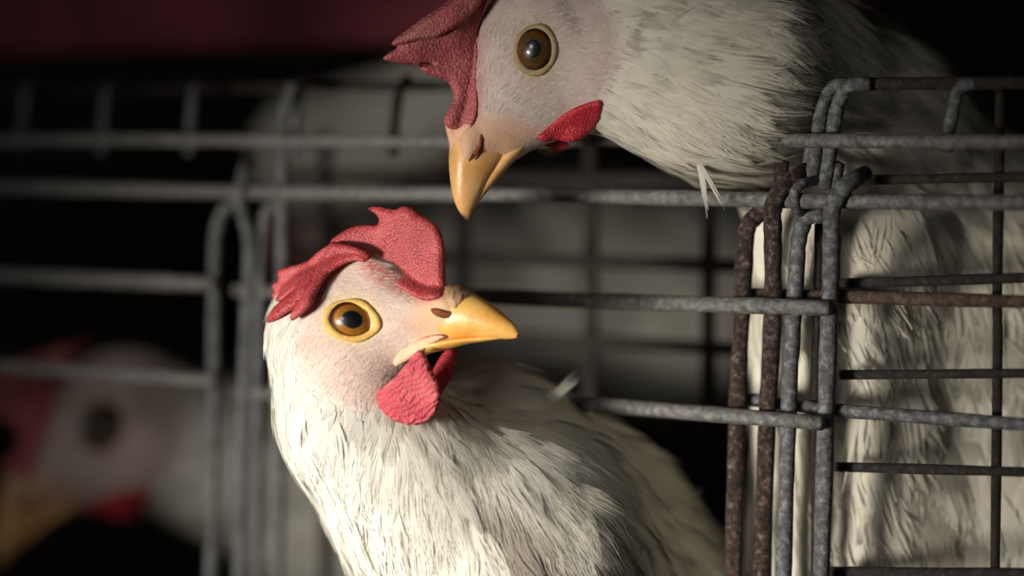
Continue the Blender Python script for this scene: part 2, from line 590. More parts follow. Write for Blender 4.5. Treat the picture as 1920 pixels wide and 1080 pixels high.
def flap(name, H, outline, cfun, T, R, mat, parent, mirror=False, step=5.0, n=6, noise_amp=0.0):
    """soft rounded blade from an outline as seen: cfun gives the sideways offset, T half thickness, R edge rounding"""
    poly = catmull(outline, n)
    lo, hi = poly.min(0), poly.max(0)
    gx, gy = np.meshgrid(np.arange(lo[0], hi[0], step), np.arange(lo[1], hi[1], step * 0.87))
    gx[1::2] += step / 2
    g = np.stack([gx.ravel(), gy.ravel()], 1)
    g = g[in_poly(g, poly)]
    g = g[dist_poly(g, poly) > step * 0.45]
    allp = np.concatenate([poly, g])
    nb = len(poly)
    vco, _, tris, *_ = delaunay_2d_cdt([Vector(p) for p in allp], [(i, (i + 1) % nb) for i in range(nb)], [], 1, 1e-5)
    P = np.array([tuple(v) for v in vco])
    d = dist_poly(P, poly)
    tt = np.clip(d / R, 0, 1)
    Tv = T(P) if callable(T) else T
    h = Tv * np.sqrt(np.clip(1 - (1 - tt) ** 2, 0, 1))
    if noise_amp:
        h = h + noise_amp * tt * np.sin(P[:, 0] * 0.045 + 1.7 * np.sin(P[:, 1] * 0.037 + 1.0) + 0.9 * np.sin((P[:, 0] + P[:, 1]) * 0.021)) * 0.6
    cc = cfun(P)
    edge = d < 1e-3
    front = [H.sag(p[0], p[1], c + hh) for p, c, hh in zip(P, cc, h)]
    idx_b = np.full(len(P), -1)
    back = []
    m = len(P)
    for i, (p, c, hh) in enumerate(zip(P, cc, h)):
        if edge[i]: idx_b[i] = i
        else:
            idx_b[i] = m + len(back)
            # keep the seen position of the middle surface for both skins
            q = H.sag(p[0], p[1], c)
            back.append(q - H.S * H.k * hh * H.n)
            front[i] = q + H.S * H.k * hh * H.n
    V = np.array(front + back)
    F = []
    flip = None
    for t in tris:
        t = list(t)
        a, b, c = V[t[0]], V[t[1]], V[t[2]]
        if flip is None:
            pass
        nn = np.cross(b - a, c - a) @ H.n
        if nn < 0: t = t[::-1]
        F.append(t)
        F.append([idx_b[i] for i in t[::-1]])
    if mirror:
        V = H.mirror(V)
        F = [f[::-1] for f in F]
    return link_mesh(name, V, np.array(F), mat, parent)

def loft(name, H, secs, mat, parent, ns=20, cap=True):
    """secs: list of (top uv, bottom uv, half width, squareness): beak sections in the middle plane"""
    tops = catmull([s[0] for s in secs], 6, False)
    bots = catmull([s[1] for s in secs], 6, False)
    wid = catmull([(s[2], s[3]) for s in secs], 6, False)
    V, F = [], []
    for t, b, (hw, sq) in zip(tops, bots, wid):
        pt, pb = H.sag(t[0], t[1]), H.sag(b[0], b[1])
        for i in range(ns):
            a = 2 * math.pi * i / ns
            y = math.cos(a)          # 1 top, -1 bottom
            x = math.sin(a)
            yy = math.copysign(abs(y) ** sq, y)
            q = pb + (pt - pb) * (0.5 + 0.5 * yy) + H.n * (H.S * H.k * hw * x)
            V.append(q)
    m = len(tops)
    for j in range(m - 1):
        for i in range(ns):
            F.append([j * ns + i, j * ns + (i + 1) % ns, (j + 1) * ns + (i + 1) % ns, (j + 1) * ns + i])
    F.append(list(range(ns))[::-1])
    F.append([(m - 1) * ns + i for i in range(ns)])
    me = link_mesh(name, np.array(V), F, mat, parent)
    bm_fix(me)
    return me

def bm_fix(o):
    import bmesh
    bm = bmesh.new(); bm.from_mesh(o.data)
    bmesh.ops.recalc_face_normals(bm, faces=bm.faces)
    bm.to_mesh(o.data); bm.free()

def snap(field, p):
    for _ in range(4):
        p = p - field.ev(p[None])[0] * field.grad(p[None])[0]
    return p

def ring_mesh(H, field, uv, ru, rv, tube, ang, c0, mat, parent, mirror=False, name='eyelid', n=44, m=12, point=0.0, flat=0.7):
    ax = H.axes(ang)
    ctr = H.sag(uv[0], uv[1], c0)
    sc_ = H.S * H.k
    V, F = [], []
    ctr = snap(field, ctr)
    z = field.grad(ctr[None])[0]
    x = nrm(ax[0] - (ax[0] @ z) * z)
    ax = np.array([x, np.cross(z, x), z])
    for i in range(n):
        a = 2 * math.pi * i / n
        rr = 1 + point * max(0, math.cos(a)) ** 6
        ca, sa = math.cos(a) * rr, math.sin(a)
        mid = snap(field, ctr + sc_ * (ax[0] * ru * ca + ax[1] * rv * sa)) + sc_ * ax[2] * 1.0
        out = nrm(ax[0] * ca * rv + ax[1] * sa * ru)
        k = tube * (1 + 0.12 * math.sin(5 * a + 1))
        for j in range(m):
            b = 2 * math.pi * j / m
            V.append(mid + sc_ * (out * k * math.cos(b) + ax[2] * (k * flat * math.sin(b))))
    for i in range(n):
        for j in range(m):
            F.append([i * m + j, ((i + 1) % n) * m + j, ((i + 1) % n) * m + (j + 1) % m, i * m + (j + 1) % m])
    V = np.array(V)
    if mirror: V = H.mirror(V)
    o = link_mesh(name, V, F, mat, parent)
    bm_fix(o)
    return o

def eye_mesh(H, field, depth, uv, ra, rb, rc, ang, c0, mat, parent, mirror=False, tilt=(0, 0)):
    """eyeball; its own z axis looks out of the head"""
    me = bpy.data.meshes.new('eye')
    n, m = 40, 24
    V, F = [], []
    for j in range(m + 1):
        th = math.pi * j / m
        for i in range(n):
            a = 2 * math.pi * i / n
            V.append((math.sin(th) * math.cos(a), math.sin(th) * math.sin(a), math.cos(th)))
    for j in range(m):
        for i in range(n):
            F.append((j * n + i, (j + 1) * n + i, (j + 1) * n + (i + 1) % n, j * n + (i + 1) % n))
    sc_ = H.S * H.k
    V = [(x * ra * sc_, y * rb * sc_, z * rc * sc_) for x, y, z in V]
    me.from_pydata(V, [], F)
    me.validate()
    me.polygons.foreach_set('use_smooth', np.ones(len(me.polygons), dtype=bool))
    me.materials.append(mat)
    o = bpy.data.objects.new('eye', me)
    col.objects.link(o)
    ax = H.axes(ang)
    ctr = snap(field, H.sag(uv[0], uv[1], c0))
    z = field.grad(ctr[None])[0]
    x = nrm(ax[0] - (ax[0] @ z) * z)
    ax = np.array([x, np.cross(z, x), z])
    ctr = ctr - z * depth * sc_
    if mirror:
        ctr = H.mirror(ctr)
        ax = ax - 2 * np.outer(ax @ H.n, H.n)
    z = nrm(ax[2] + ax[0] * tilt[0] + ax[1] * tilt[1])
    x = nrm(ax[0] - (ax[0] @ z) * z)
    y = np.cross(z, x)
    M = Matrix(((x[0], y[0], z[0]), (x[1], y[1], z[1]), (x[2], y[2], z[2])))
    o.parent = parent
    o.location = Vector(ctr) - parent_world(parent)
    o.rotation_euler = M.to_euler()
    return o

def surf_c(H, field, u, v):
    """sideways offset of the skin at the seen place"""
    cs = np.arange(180, 0, -1.5)
    pts = np.array([H.sag(u, v, c) for c in cs])
    f = field.ev(pts)
    i = np.argmax(f < 0)
    return float(cs[i])

def skin_c(H, field, P, fallback):
    cs = np.arange(200, -60, -4.0)
    pts = np.array([[H.sag(u, v, c) for c in cs] for u, v in P]).reshape(-1, 3)
    f = field.ev(pts).reshape(len(P), len(cs))
    hit = (f < 0).any(1)
    i = np.clip(np.argmax(f < 0, axis=1), 1, len(cs) - 1)
    r = np.arange(len(P))
    f0, f1 = f[r, i - 1], f[r, i]
    c = cs[i - 1] + (cs[i] - cs[i - 1]) * np.clip(f0 / (f0 - f1 + 1e-12), 0, 1)
    return np.where(hit, np.maximum(c, fallback), fallback)

WHITE = np.array([0.86, 0.84, 0.765])

def soft_mask(uv, poly, soft):
    p = np.array(poly, float)
    d = dist_poly(uv, p)
    ins = in_poly(uv, p)
    return np.clip(0.5 + np.where(ins, d, -d) / (2 * soft), 0, 1)

def vnoise(p, s):
    q = p * s
    return (np.sin(q[:, 0] * 1.3 + 2.1 * np.sin(q[:, 1] * 0.9 + q[:, 2])) + np.sin(q[:, 1] * 1.7 + 1.3 * np.sin(q[:, 2] * 1.1 + q[:, 0] * 0.7)) + np.sin(q[:, 2] * 1.5 + 1.7 * np.sin(q[:, 0] * 1.2 - q[:, 1]))) / 3.0

def flow_dir(P, ctrl):
    cp = np.array([c[0] for c in ctrl]); cdv = np.array([c[1] for c in ctrl])
    d2 = ((P[:, None, :] - cp[None]) ** 2).sum(-1) + 1e-8
    wgt = 1.0 / d2 ** 1.6
    wgt /= wgt.sum(1, keepdims=True)
    return nrm((wgt[..., None] * cdv[None]).sum(1))

def C3(du, dv, dw=0.0):
    return nrm(VR * du - VU * dv + VD * dw)

def in_head(H, P):
    q = (P - H.O) / (H.S * H.k)
    return (np.linalg.norm(q, axis=1) < 330) & (q @ H.n > -130)

# ------------------------------------------------------------------ one hen from its field
def build_hen(root, H, field, focus, rad, fine, coarse, face_poly, face_cols, ctrl, nf, nb, K, Lfun, base_white,
              lift=0.14, stain=None, face_soft=22, view_cull=-0.35, weight=None, bristle_L=(12, 30), segs=3, liftfun=None, zones=()):
    V, Q = surface_nets(field, focus, rad, fine, coarse)
    uv, cc = H.seen(V)
    hd = in_head(H, V)
    fm = soft_mask(uv, face_poly, face_soft) * hd
    n1 = vnoise(V, 260)[:, None] * 0.5 + 0.5
    n2 = vnoise(V, 900)[:, None] * 0.5 + 0.5
    pink = face_cols[0] * (1 - n1) + face_cols[1] * n1
    pink = pink * (0.93 + 0.07 * n2)
    colr = base_white * (1 - fm[:, None]) + pink * fm[:, None]
    for zp, zc, zs in zones:
        zm = (soft_mask(uv, zp, zs) * hd)[:, None]
        colr = colr * (1 - zm) + np.array(zc) * (0.94 + 0.06 * n2) * zm
    body = link_mesh('body', V, Q, M_SKIN, root, True, np.clip(colr, 0, 1))
    # plumage
    vw = lambda p: np.ones(len(p)) if weight is None else weight(p)
    parts = []
    P = sample_surface(V, Q, int(nf * 2.2), vw)
    N = field.grad(P)
    vis = (N * nrm(CAM - P)).sum(1) > view_cull
    P, N = P[vis][:nf], N[vis][:nf]
    uvp, _ = H.seen(P)
    fmp = soft_mask(uvp, face_poly, face_soft) * in_head(H, P)
    keep = fmp < 0.55
    P, N, fmp = P[keep], N[keep], fmp[keep]
    T = flow_dir(P, ctrl)
    L, W = Lfun(P, fmp)
    L = L * (0.75 + 0.5 * rng.random(len(P))); W = W * (0.8 + 0.4 * rng.random(len(P)))
    Tt = nrm(T - (T * N).sum(1, keepdims=True) * N)
    drop = np.clip(field.ev(P + Tt * (L * H.S)[:, None]), -0.004, 0.03) * 0.78
    side = np.clip(field.ev(P + np.cross(N, Tt) * (W * 0.5 * H.S)[:, None]), 0, 0.01)
    tone = 0.94 + 0.08 * rng.random((len(P), 1))
    warm = 0.5 + 0.5 * vnoise(P, 90)[:, None]
    fc = base_white * tone * (np.array([1, 1, 1]) * (1 - 0.30 * warm) + np.array([1.0, 0.95, 0.82]) * 0.30 * warm)
    if stain is not None:
        fc = stain(P, fc)
    parts.append(feathers(P, N, T, L * H.S, W * H.S, K, np.clip(fc, 0, 1), lift + np.where(rng.random(len(P)) < 0.09, 0.22 * rng.random(len(P)), 0.0), segs=segs, drop=drop, side=side))
    if nb:
        P = sample_surface(V, Q, nb * 14)
        uvp, _ = H.seen(P)
        fmp = soft_mask(uvp, face_poly, face_soft + 8) * in_head(H, P)
        N = field.grad(P)
        bz = soft_mask(uvp, zones[0][0], 4) if zones else np.zeros(len(P))
        keep = (fmp > 0.1) & (bz < 0.3) & ((N * nrm(CAM - P)).sum(1) > -0.4)
        P, N = P[keep][:nb], N[keep][:nb]
        T = flow_dir(P, ctrl)
        L = rng.uniform(bristle_L[0], bristle_L[1], len(P)); W = np.full(len(P), 1.6)
        fc = (0.5 * base_white + 0.5 * np.mean(face_cols, axis=0)) * (0.86 + 0.22 * rng.random((len(P), 1)))
        parts.append(feathers(P, N, T, L * H.S, W * H.S, 2, np.clip(fc, 0, 1), 0.05, segs=2, spread=0.9, fringe=0.5))
    V2, F2, C2, N2 = merge(parts)
    pl = link_mesh('plumage', V2, F2, M_FEATHER, root, True, C2, N2)
    tag(pl, kind='stuff')
    return body, V, Q

# ================================================================== SETTING
def box_verts(lo, hi):
    (a, b, c), (d, e, f) = lo, hi
    V = [(a, b, c), (d, b, c), (d, e, c), (a, e, c), (a, b, f), (d, b, f), (d, e, f), (a, e, f)]
    F = [[0, 3, 2, 1], [4, 5, 6, 7], [0, 1, 5, 4], [1, 2, 6, 5], [2, 3, 7, 6], [3, 0, 4, 7]]
    return V, F

M_WALL = mat_plain('dark_barn_wall', (0.030, 0.026, 0.024), 0.9, 8, 0.4, 0.4)
M_FLOOR = mat_plain('barn_floor', (0.05, 0.043, 0.036), 0.9, 10, 0.4, 0.5)
M_CEIL = mat_plain('barn_ceiling', (0.022, 0.018, 0.018), 0.95, 8, 0.3, 0.3)
for nm, lo, hi, mt in (('floor', (-3, -2.5, -0.05), (3, 3.5, 0.0), M_FLOOR),
                       ('wall_back', (-3, 3.4, 0.0), (3, 3.5, 2.6), M_WALL),
                       ('ceiling', (-3, 0.2, 2.6), (3, 3.5, 2.7), M_CEIL)):
    V, F = box_verts(lo, hi)
    tag(link_mesh(nm, V, F, mt, None, False), kind='structure')

# ------------------------------------------------------------------ cage front plane
PA, PB = U(0, 262, (0.995 - 0.8) * 6000), U(1920, 262, (0.759 - 0.8) * 6000)
PA[2] = PB[2] = 0.5 * (PA[2] + PB[2])
HZ = PA[2]
FD = nrm(PB - PA)
FN = np.array([FD[1], -FD[0], 0.0])
if FN[1] > 0: FN = -FN
def F(u, v, o=0.0):
    """point of the cage front seen at u, v, moved o metres out of the front towards the aisle"""
    ray = VD + VR * ((u - 960.0) / FPX) - VU * ((v - 540.0) / FPX)
    base = PA + FN * o
    t = ((base - CAM) @ FN) / (ray @ FN)
    return CAM + ray * t

def tube(name, pts, r, mat, parent, ns=10, bend=0.0, wob=0.0, closed=False):
    P = [np.array(p, float) for p in pts]
    if bend > 0 and len(P) > 2:
        Q = [P[0]]
        for i in range(1, len(P) - 1):
            a, b, c = P[i - 1], P[i], P[i + 1]
            l1, l2 = np.linalg.norm(a - b), np.linalg.norm(c - b)
            k = min(bend, l1 * 0.49, l2 * 0.49)
            s, e = b + (a - b) / l1 * k, b + (c - b) / l2 * k
            for t in np.linspace(0, 1, 7):
                Q.append((1 - t) ** 2 * s + 2 * t * (1 - t) * b + t * t * e)
        Q.append(P[-1])
        P = Q
    # long runs get extra rings so that the wire can be slightly uneven
    R = [P[0]]
    for a, b in zip(P[:-1], P[1:]):
        m = max(1, int(np.linalg.norm(b - a) / 0.012))
        for k in range(1, m + 1): R.append(a + (b - a) * k / m)
    P = np.array(R)
    T = nrm(np.gradient(P, axis=0))
    ref = np.array([0, 0, 1.0]) if abs(T[0][2]) < 0.8 else np.array([0, 1.0, 0])
    X = nrm(np.cross(T[0], ref))
    V, Fc = [], []
    ph = rng.random() * 6
    for i, (p, t) in enumerate(zip(P, T)):
        X = nrm(X - (X @ t) * t)
        Y = np.cross(t, X)
        rr = r * (1 + 0.05 * math.sin(i * 1.7 + ph) + 0.03 * math.sin(i * 0.6 + ph * 2))
        q = p + wob * (X * math.sin(i * 0.45 + ph) + Y * math.sin(i * 0.33 + 1 + ph))
        for j in range(ns):
            a = 2 * math.pi * j / ns
            V.append(q + rr * (X * math.cos(a) + Y * math.sin(a)))
    m = len(P)
    for i in range(m - 1):
        for j in range(ns):
            Fc.append([i * ns + j, i * ns + (j + 1) % ns, (i + 1) * ns + (j + 1) % ns, (i + 1) * ns + j])
    # rounded ends
    for e, s in ((0, -1), (m - 1, 1)):
        tip = len(V)
        V.append(P[e] + T[e] * s * r * 0.35)
        for j in range(ns):
            a, b = e * ns + j, e * ns + (j + 1) % ns
            Fc.append([a, b, tip] if s > 0 else [b, a, tip])
    o = link_mesh(name, np.array(V), Fc, mat, parent)
    return o

def rail_pts(v1550, uL, uR, o=0.0, n=2):
    z = F(1550, v1550, o)[2]
    out = []
    for u in np.linspace(uL, uR, n):
        p = F(u, 262, o); p[2] = z
        out.append(p)
    return out

PXM = 1 / 6000.0

# the cages: thing > part > wire
def cage(label, loc):
    o = empty('wire_cage', loc); o.location.z = 0.9
    return tag(o, label, 'cage')
def sub(name, parent, label=None):
    o = bpy.data.objects.new(name, None)
    o.empty_display_size = 0.01
    col.objects.link(o); o.parent = parent
    if label: o['label'] = label
    return o
def vwire(parent, pts, r, mat, o0, bend=0.004, name='wire'):
    """wire drawn as seen on the cage front; a third number moves a point in or out of the front"""
    return tube(name, [F(p[0], p[1], (p[2] if len(p) > 2 else o0)) for p in pts], r * PXM, mat, parent, 12, bend, 0.00015)

near = cage('sharp galvanised and rusty wire cage front at right with hooked uprights', F(1500, 262))
tube('rail', rail_pts(264, -1100, 2700, 0.0), 13.5 * PXM, M_GALV, near, 14, wob=0.0003)
tube('rail', rail_pts(375, -1100, 2700, 0.001), 15 * PXM, M_GALV, near, 14, wob=0.0003)

mp = sub('front_panel', near, 'grey hooked wire panel')
tube('wire', rail_pts(580, 640, 1556, 0.0015), 16 * PXM, M_GALV, mp, 14, wob=0.0004)
tube('wire', rail_pts(792, 700, 1546, 0.0015), 15 * PXM, M_GALV, mp, 14, wob=0.0004)
vwire(mp, [(1546, 404, -0.006), (1512, 404, -0.004), (1496, 450, -0.0045), (1484, 640, -0.0045), (1468, 1130, -0.0045)], 16, M_GREY, -0.0045, 0.010)
vwire(mp, [(1622, 326, -0.006), (1585, 345, 0.0045), (1560, 385, 0.0055), (1560, 480, -0.001), (1553, 620, -0.004), (1540, 1130, -0.004)], 17, M_GREY, -0.004, 0.008)
vwire(mp, [(1536, 420), (1534, 560), (1528, 760), (1527, 1130)], 9, M_DARK, -0.012)

rp = sub('partition', near, 'rusty brown wire partition hooked over the lower rail')
vwire(rp, [(1460, 386, -0.006), (1425, 396, -0.006), (1402, 420, -0.005), (1394, 520, -0.004), (1384, 700, -0.004), (1374, 1130, -0.004)], 17, M_RUST, -0.004, 0.009)
vwire(rp, [(1512, 320, -0.008), (1480, 340, 0.002), (1448, 375, 0.0055), (1450, 440, 0.002), (1449, 560, -0.004), (1440, 760, -0.004), (1428, 1130, -0.004)], 17, M_RUST, -0.004, 0.009)
vwire(rp, [(1466, 303), (1462, 360)], 14, M_RUST, -0.009)
vwire(rp, [(1392, 552), (1556, 556), (2400, 577)], 13, M_BROWN, -0.009)
vwire(rp, [(1404, 748), (1560, 770), (2400, 829)], 13, M_GREY, -0.009)

tf = sub('top_frame', near, 'top wires bent down at the corner')
vwire(tf, [(2400, 154), (1600, 158)], 12, M_DARK, -0.0105)  # horizontal run in a darker wire colour that stands in for its shade
vwire(tf, [(1610, 158, -0.007), (1560, 160, -0.006), (1540, 200, -0.0050), (1520, 345, -0.0050)], 13, M_GREY, -0.0095, 0.008)
vwire(tf, [(1630, 158, -0.007), (1592, 158, -0.006), (1570, 190, -0.0050), (1546, 352, -0.0050)], 14, M_GREY, -0.0085, 0.008)
vwire(tf, [(1538, 190, -0.013), (1524, 230, -0.013), (1508, 340, -0.013)], 9, M_GREY, -0.013)
vwire(tf, [(1570, 306), (1560, 355)], 15, M_GREY, -0.0075)
vwire(tf, [(1840, 155, -0.011), (1796, 160, -0.0085), (1780, 240, -0.0075), (1776, 284, -0.0075)], 12, M_GREY, -0.008, 0.006, 'hook')
tube('clip', [F(1530, 338, -0.004), F(1500, 346, 0.003), F(1488, 362, 0.005), F(1490, 384, 0.004), F(1506, 402, -0.004)], 10 * PXM, M_GREY, near, 12, 0.004)

dg = sub('side_grid', near, 'thin dark wire grid')
for v1, v2, r in ((338, 330, 9), (532, 520, 10), (702, 700, 9), (876, 886, 9.5), (1074, 1078, 13)):
    vwire(dg, [(1560, v1), (2400, v1 + (v2 - v1) * 2.1)], r, M_DARK, -0.0145)
vwire(dg, [(2186, 160), (2184, 600), (2182, 1130)], 9.5, M_DARK, -0.0170)
vwire(dg, [(1876, 160), (1870, 600), (1866, 1130)], 9.5, M_DARK, -0.0170)

bg = sub('back_grid', near, 'dark wire mesh at the back of the cage')
for v in (335, 490, 640, 860):
    p, q = F(540, v, -0.10), F(1420, v, -0.10)
    q[2] = p[2] = F(1100, v, -0.10)[2]
    tube('wire', [p, q], 0.0026, M_DARK, bg, 10)
for u in (610, 868, 1108, 1330):
    p, q = F(u, 250, -0.105), F(u, 1130, -0.105)
    q[:2] = p[:2]
    tube('wire', [p, q], 0.0028, M_DARK, bg, 10)

far = cage('out-of-focus grey wire cage front at the left behind the front hen', F(300, 262))
lc = sub('front_panel', far)
vwire(lc, [(440, 384, -0.004), (420, 390, -0.004), (405, 430), (402, 640), (396, 1130)], 14, M_GREY, -0.004, 0.010)
vwire(lc, [(470, 300, -0.006), (455, 330, 0.004), (448, 380, 0.004), (470, 440, -0.002), (462, 640), (448, 1130)], 14, M_GREY, -0.004, 0.010)
vwire(lc, [(520, 382, -0.006), (500, 395), (488, 470), (484, 700), (478, 1130)], 13, M_GREY, -0.006, 0.010)
vwire(lc, [(552, 160, -0.008), (534, 200), (530, 330), (528, 520), (520, 1130)], 14, M_GREY, -0.007, 0.010)
tube('wire', rail_pts(580, -1100, 400, 0.0015), 16 * PXM, M_GALV, lc, 12)
tube('wire', rail_pts(792, -1100, 400, 0.0015), 15 * PXM, M_GALV, lc, 12)
tube('wire', rail_pts(592, 440, 640, -0.006), 13 * PXM, M_GALV, lc, 12)
tube('wire', rail_pts(812, 440, 640, -0.006), 13 * PXM, M_GALV, lc, 12)
lt = sub('top_frame', far)
for i, (u, m) in enumerate(((742, M_DARK), (556, M_GREY), (360, M_GREY), (196, M_GREY), (44, M_GREY), (-130, M_GREY), (-320, M_GREY))):
    vwire(lt, [(u + 22, 150, -0.03), (u + 4, 168, -0.012), (u - 2, 240, -0.009), (u - 6, 290, -0.009)], 12, m, -0.009, 0.006, 'hook')
tube('wire', rail_pts(150, -1100, 1400, -0.03), 11 * PXM, M_DARK, lt, 12)

# maroon board of the tier above
M_BOARD = mat_plain('maroon_board', (0.17, 0.032, 0.046), 0.75, 14, 0.55, 0.3)
a, b = F(-1300, 134, -0.16), F(1600, 134, -0.16)
b[2] = a[2]
V = []
for p in (a, b):
    for dz in (0.0, 0.14):
        for k in (0.0, 0.018):
            q = p - FN * k
            V.append((q[0], q[1], a[2] + dz))
Fq = [[0, 2, 3, 1], [4, 5, 7, 6], [0, 4, 6, 2], [1, 3, 7, 5], [0, 1, 5, 4], [2, 6, 7, 3]]
bo = link_mesh('tier_board', V, Fq, M_BOARD, None, False)
bm_fix(bo)
tag(bo, 'dark maroon board running along the tier above the cages', 'board')

#HENS
# ================================================================== FRONT HEN
def sstep(x, a, b):
    t = np.clip((x - a) / (b - a), 0, 1)
    return t * t * (3 - 2 * t)

def front_hen():
    H = Head(665, 600, 60, 1, math.radians(27))
    S = H.S
    root = empty('hen', U(1000, 1150, 300))
    tag(root, 'brightly lit white hen in front, red comb flopped over, looking right', 'hen', 'hens in the cages')
    fld = Field()
    A0 = H.axes(0.12)
    fld.ell(H.sag(668, 592, 0), A0, np.array([150, 102, 88]) * S)
    fld.ell(H.sag(650, 655, 20, False), H.axes(0.5), np.array([120, 95, 78]) * S, 0.005)
    fld.ell(H.sag(650, 655, -20, False), H.axes(0.5), np.array([120, 95, 78]) * S, 0.005)
    fld.cone(H.sag(740, 588), H.sag(843, 581), 64 * S, 43 * S, 0.007)          # towards the beak
    fld.cone(H.sag(700, 660), H.sag(850, 622), 42 * S, 18 * S, 0.005)          # jaw
    fld.ell(H.sag(700, 520, 0), H.axes(0.35), np.array([95, 50, 45]) * S, 0.005)  # brow under the comb
    for sd in (1, -1):
        fld.ell(H.sag(836, 566) + H.n * (sd * 30 * S), H.axes(0.25), np.array([30, 15, 15]) * S, 0.002)  # swelling over the nostril
    # neck
    pts = [((612, 640, 70), 108), ((652, 780, 85), 121), ((775, 900, 118), 168), ((935, 1015, 195), 258), ((1090, 1190, 480), 345)]
    for (p, r), (q, r2) in zip(pts[:-1], pts[1:]):
        fld.cone(U(*p), U(*q), r * S, r2 * S, 0.010)
    fld.cone(U(885, 795, 270), U(1050, 970, 460), 132 * S, 230 * S, 0.012)     # shoulder behind the wattles
    fld.cone(U(980, 890, 360), U(1160, 1110, 560), 140 * S, 215 * S, 0.012)
    # eye hollow
    ce = surf_c(H, fld, 662, 598)
    face = [(770, 515), (705, 468), (640, 478), (596, 535), (568, 590), (552, 650), (562, 705), (610, 745), (665, 765), (720, 765), (745, 720), (790, 690), (870, 660), (905, 600), (880, 530), (820, 520)]
    ctrl = [(H.sag(830, 560, 40), C3(-1, -0.1)), (H.sag(740, 560, 80), C3(-1, -0.25)), (H.sag(660, 520, 60), C3(-1, 0.1)),
            (H.sag(720, 650, 80), C3(-1, 0.35)), (H.sag(650, 690, 85), C3(-0.75, 0.8)), (H.sag(590, 560, 60), C3(-0.7, 0.8)), (H.sag(570, 640, 80), C3(-0.3, 1)),
            (U(520, 640, 60), C3(-0.1, 1)), (U(530, 760, 60), C3(0.15, 1)), (U(600, 860, 0), C3(0.2, 1)), (U(680, 800, -30), C3(0.0, 1)),
            (U(660, 980, 40), C3(0.2, 1)), (U(780, 820, 0), C3(0.45, 1)), (U(840, 950, 0), C3(0.4, 1)), (U(760, 1050, 0), C3(0.15, 1)),
            (U(900, 800, 170), C3(0.9, 0.6, 0.5)), (U(980, 700, 250), C3(1, 0.2, 0.5)), (U(1000, 900, 150), C3(0.8, 0.8, 0.4)),
            (U(1100, 850, 300), C3(1, 0.6, 0.6)), (U(1200, 1000, 300), C3(0.9, 0.7, 0.6)), (U(1050, 1060, 100), C3(0.5, 1, 0.3))]
    def Lf(P, fm):
        d = np.clip((np.linalg.norm(P - H.O, axis=1) / S - 110) / 260, 0, 1)
        return (40 + 100 * d) * (1 - 0.55 * fm), 18 + 30 * d
    fc = (np.array([0.77, 0.54, 0.455]), np.array([0.79, 0.63, 0.545]))
    def stain(P, c):
        uv, _ = H.seen(P)
        g = np.zeros(len(P))
        for (x, y, rx, ry, an) in ((930, 925, 95, 34, 0.75), (985, 985, 75, 32, 0.6)):
            # a grey-brown soiled patch of ruffled feathers
            q = P - U(x, y, 100)
            px = (q @ VR) / S; py = -(q @ VU) / S
            a = px * math.cos(an) + py * math.sin(an); b = -px * math.sin(an) + py * math.cos(an)
            g = np.maximum(g, np.clip(1.4 - ((a / rx) ** 2 + (b / ry) ** 2), 0, 1))
        g = g[:, None] * 0.75
        return c * (1 - g) + np.array([0.33, 0.27, 0.22]) * g
    def wgt(p):
        d = np.linalg.norm(p - H.O, axis=1) / S
        return np.where(d < 420, 2.2, 1.0)
    build_hen(root, H, fld, H.O, 0.028, 0.0010, 0.004, face, fc, ctrl, 10000, 5000, 18, Lf, WHITE, 0.05, stain, weight=wgt,
              zones=[([(790, 545), (830, 535), (900, 540), (900, 640), (800, 640), (772, 610)], (0.80, 0.50, 0.31), 20),
                     ([(690, 480), (740, 500), (800, 535), (840, 530), (835, 552), (800, 568), (760, 560), (715, 530), (680, 505)], (0.56, 0.19, 0.16), 12),
                     ([(604, 598), (620, 560), (660, 545), (700, 556), (722, 598), (700, 638), (660, 650), (622, 636)], (0.78, 0.60, 0.34), 12),
                     ([(560, 640), (578, 626), (600, 634), (596, 648), (576, 646), (566, 660)], (0.58, 0.42, 0.36), 10)])
    # eye
    for mir in (False, True):
        eye_mesh(H, fld, 16, (664, 598), 46, 38, 34, 0.10, ce, M_EYE, root, mir, tilt=(0.16, -0.03))
        ring_mesh(H, fld, (665, 599), 46, 34, 7, 0.10, ce, M_LID, root, mir, point=0.09, flat=0.75)
    # beak
    up = loft('upper_beak', H, [((822, 552), (800, 638), 36, 0.9), ((852, 543), (832, 637), 38, 0.9), ((882, 548), (862, 635), 37, 0.85), ((915, 565), (895, 632), 30, 0.85),
                        ((945, 588), (926, 632), 21, 0.85), ((964, 606), (950, 633), 11, 0.9), ((972, 622), (968, 631), 3, 1.0)], M_BEAK, root)
    loft('lower_beak', H, [((790, 640), (792, 664), 40, 1.0), ((830, 632), (838, 654), 34, 1.0), ((870, 628), (878, 643), 26, 1.0), ((910, 627), (915, 637), 16, 1.0), ((938, 628), (938, 633), 6, 1.0)], M_BEAK, root)
    # crusty ridge at the root of the beak
    cr = loft('beak_crust', H, [((842, 537), (852, 560), 22, 1.0), ((852, 533), (860, 578), 35, 0.9), ((866, 534), (864, 592), 39, 0.9), ((878, 541), (868, 596), 38, 0.9), ((889, 551), (876, 582), 28, 1.0), ((894, 557), (884, 566), 8, 1.0)], M_CRUST, root, 28)
    for v_ in cr.data.vertices:
        q = np.array(v_.co) * 2600
        v_.co += v_.normal * (0.00045 * math.sin(q[0] + 1.3 * math.sin(q[2] * 1.3)) * math.sin(q[2] * 0.9 + q[1]))
    # cere flap over the nostril and the slit itself
    cn = surf_c(H, fld, 838, 575)
    flap('nostril', H, [(812, 578), (825, 577), (845, 582), (862, 580), (865, 588), (850, 596), (830, 594), (817, 588)], lambda P: skin_c(H, fld, P, 30.0) + 0.5, 4, 6, M_NOSTRIL, root)
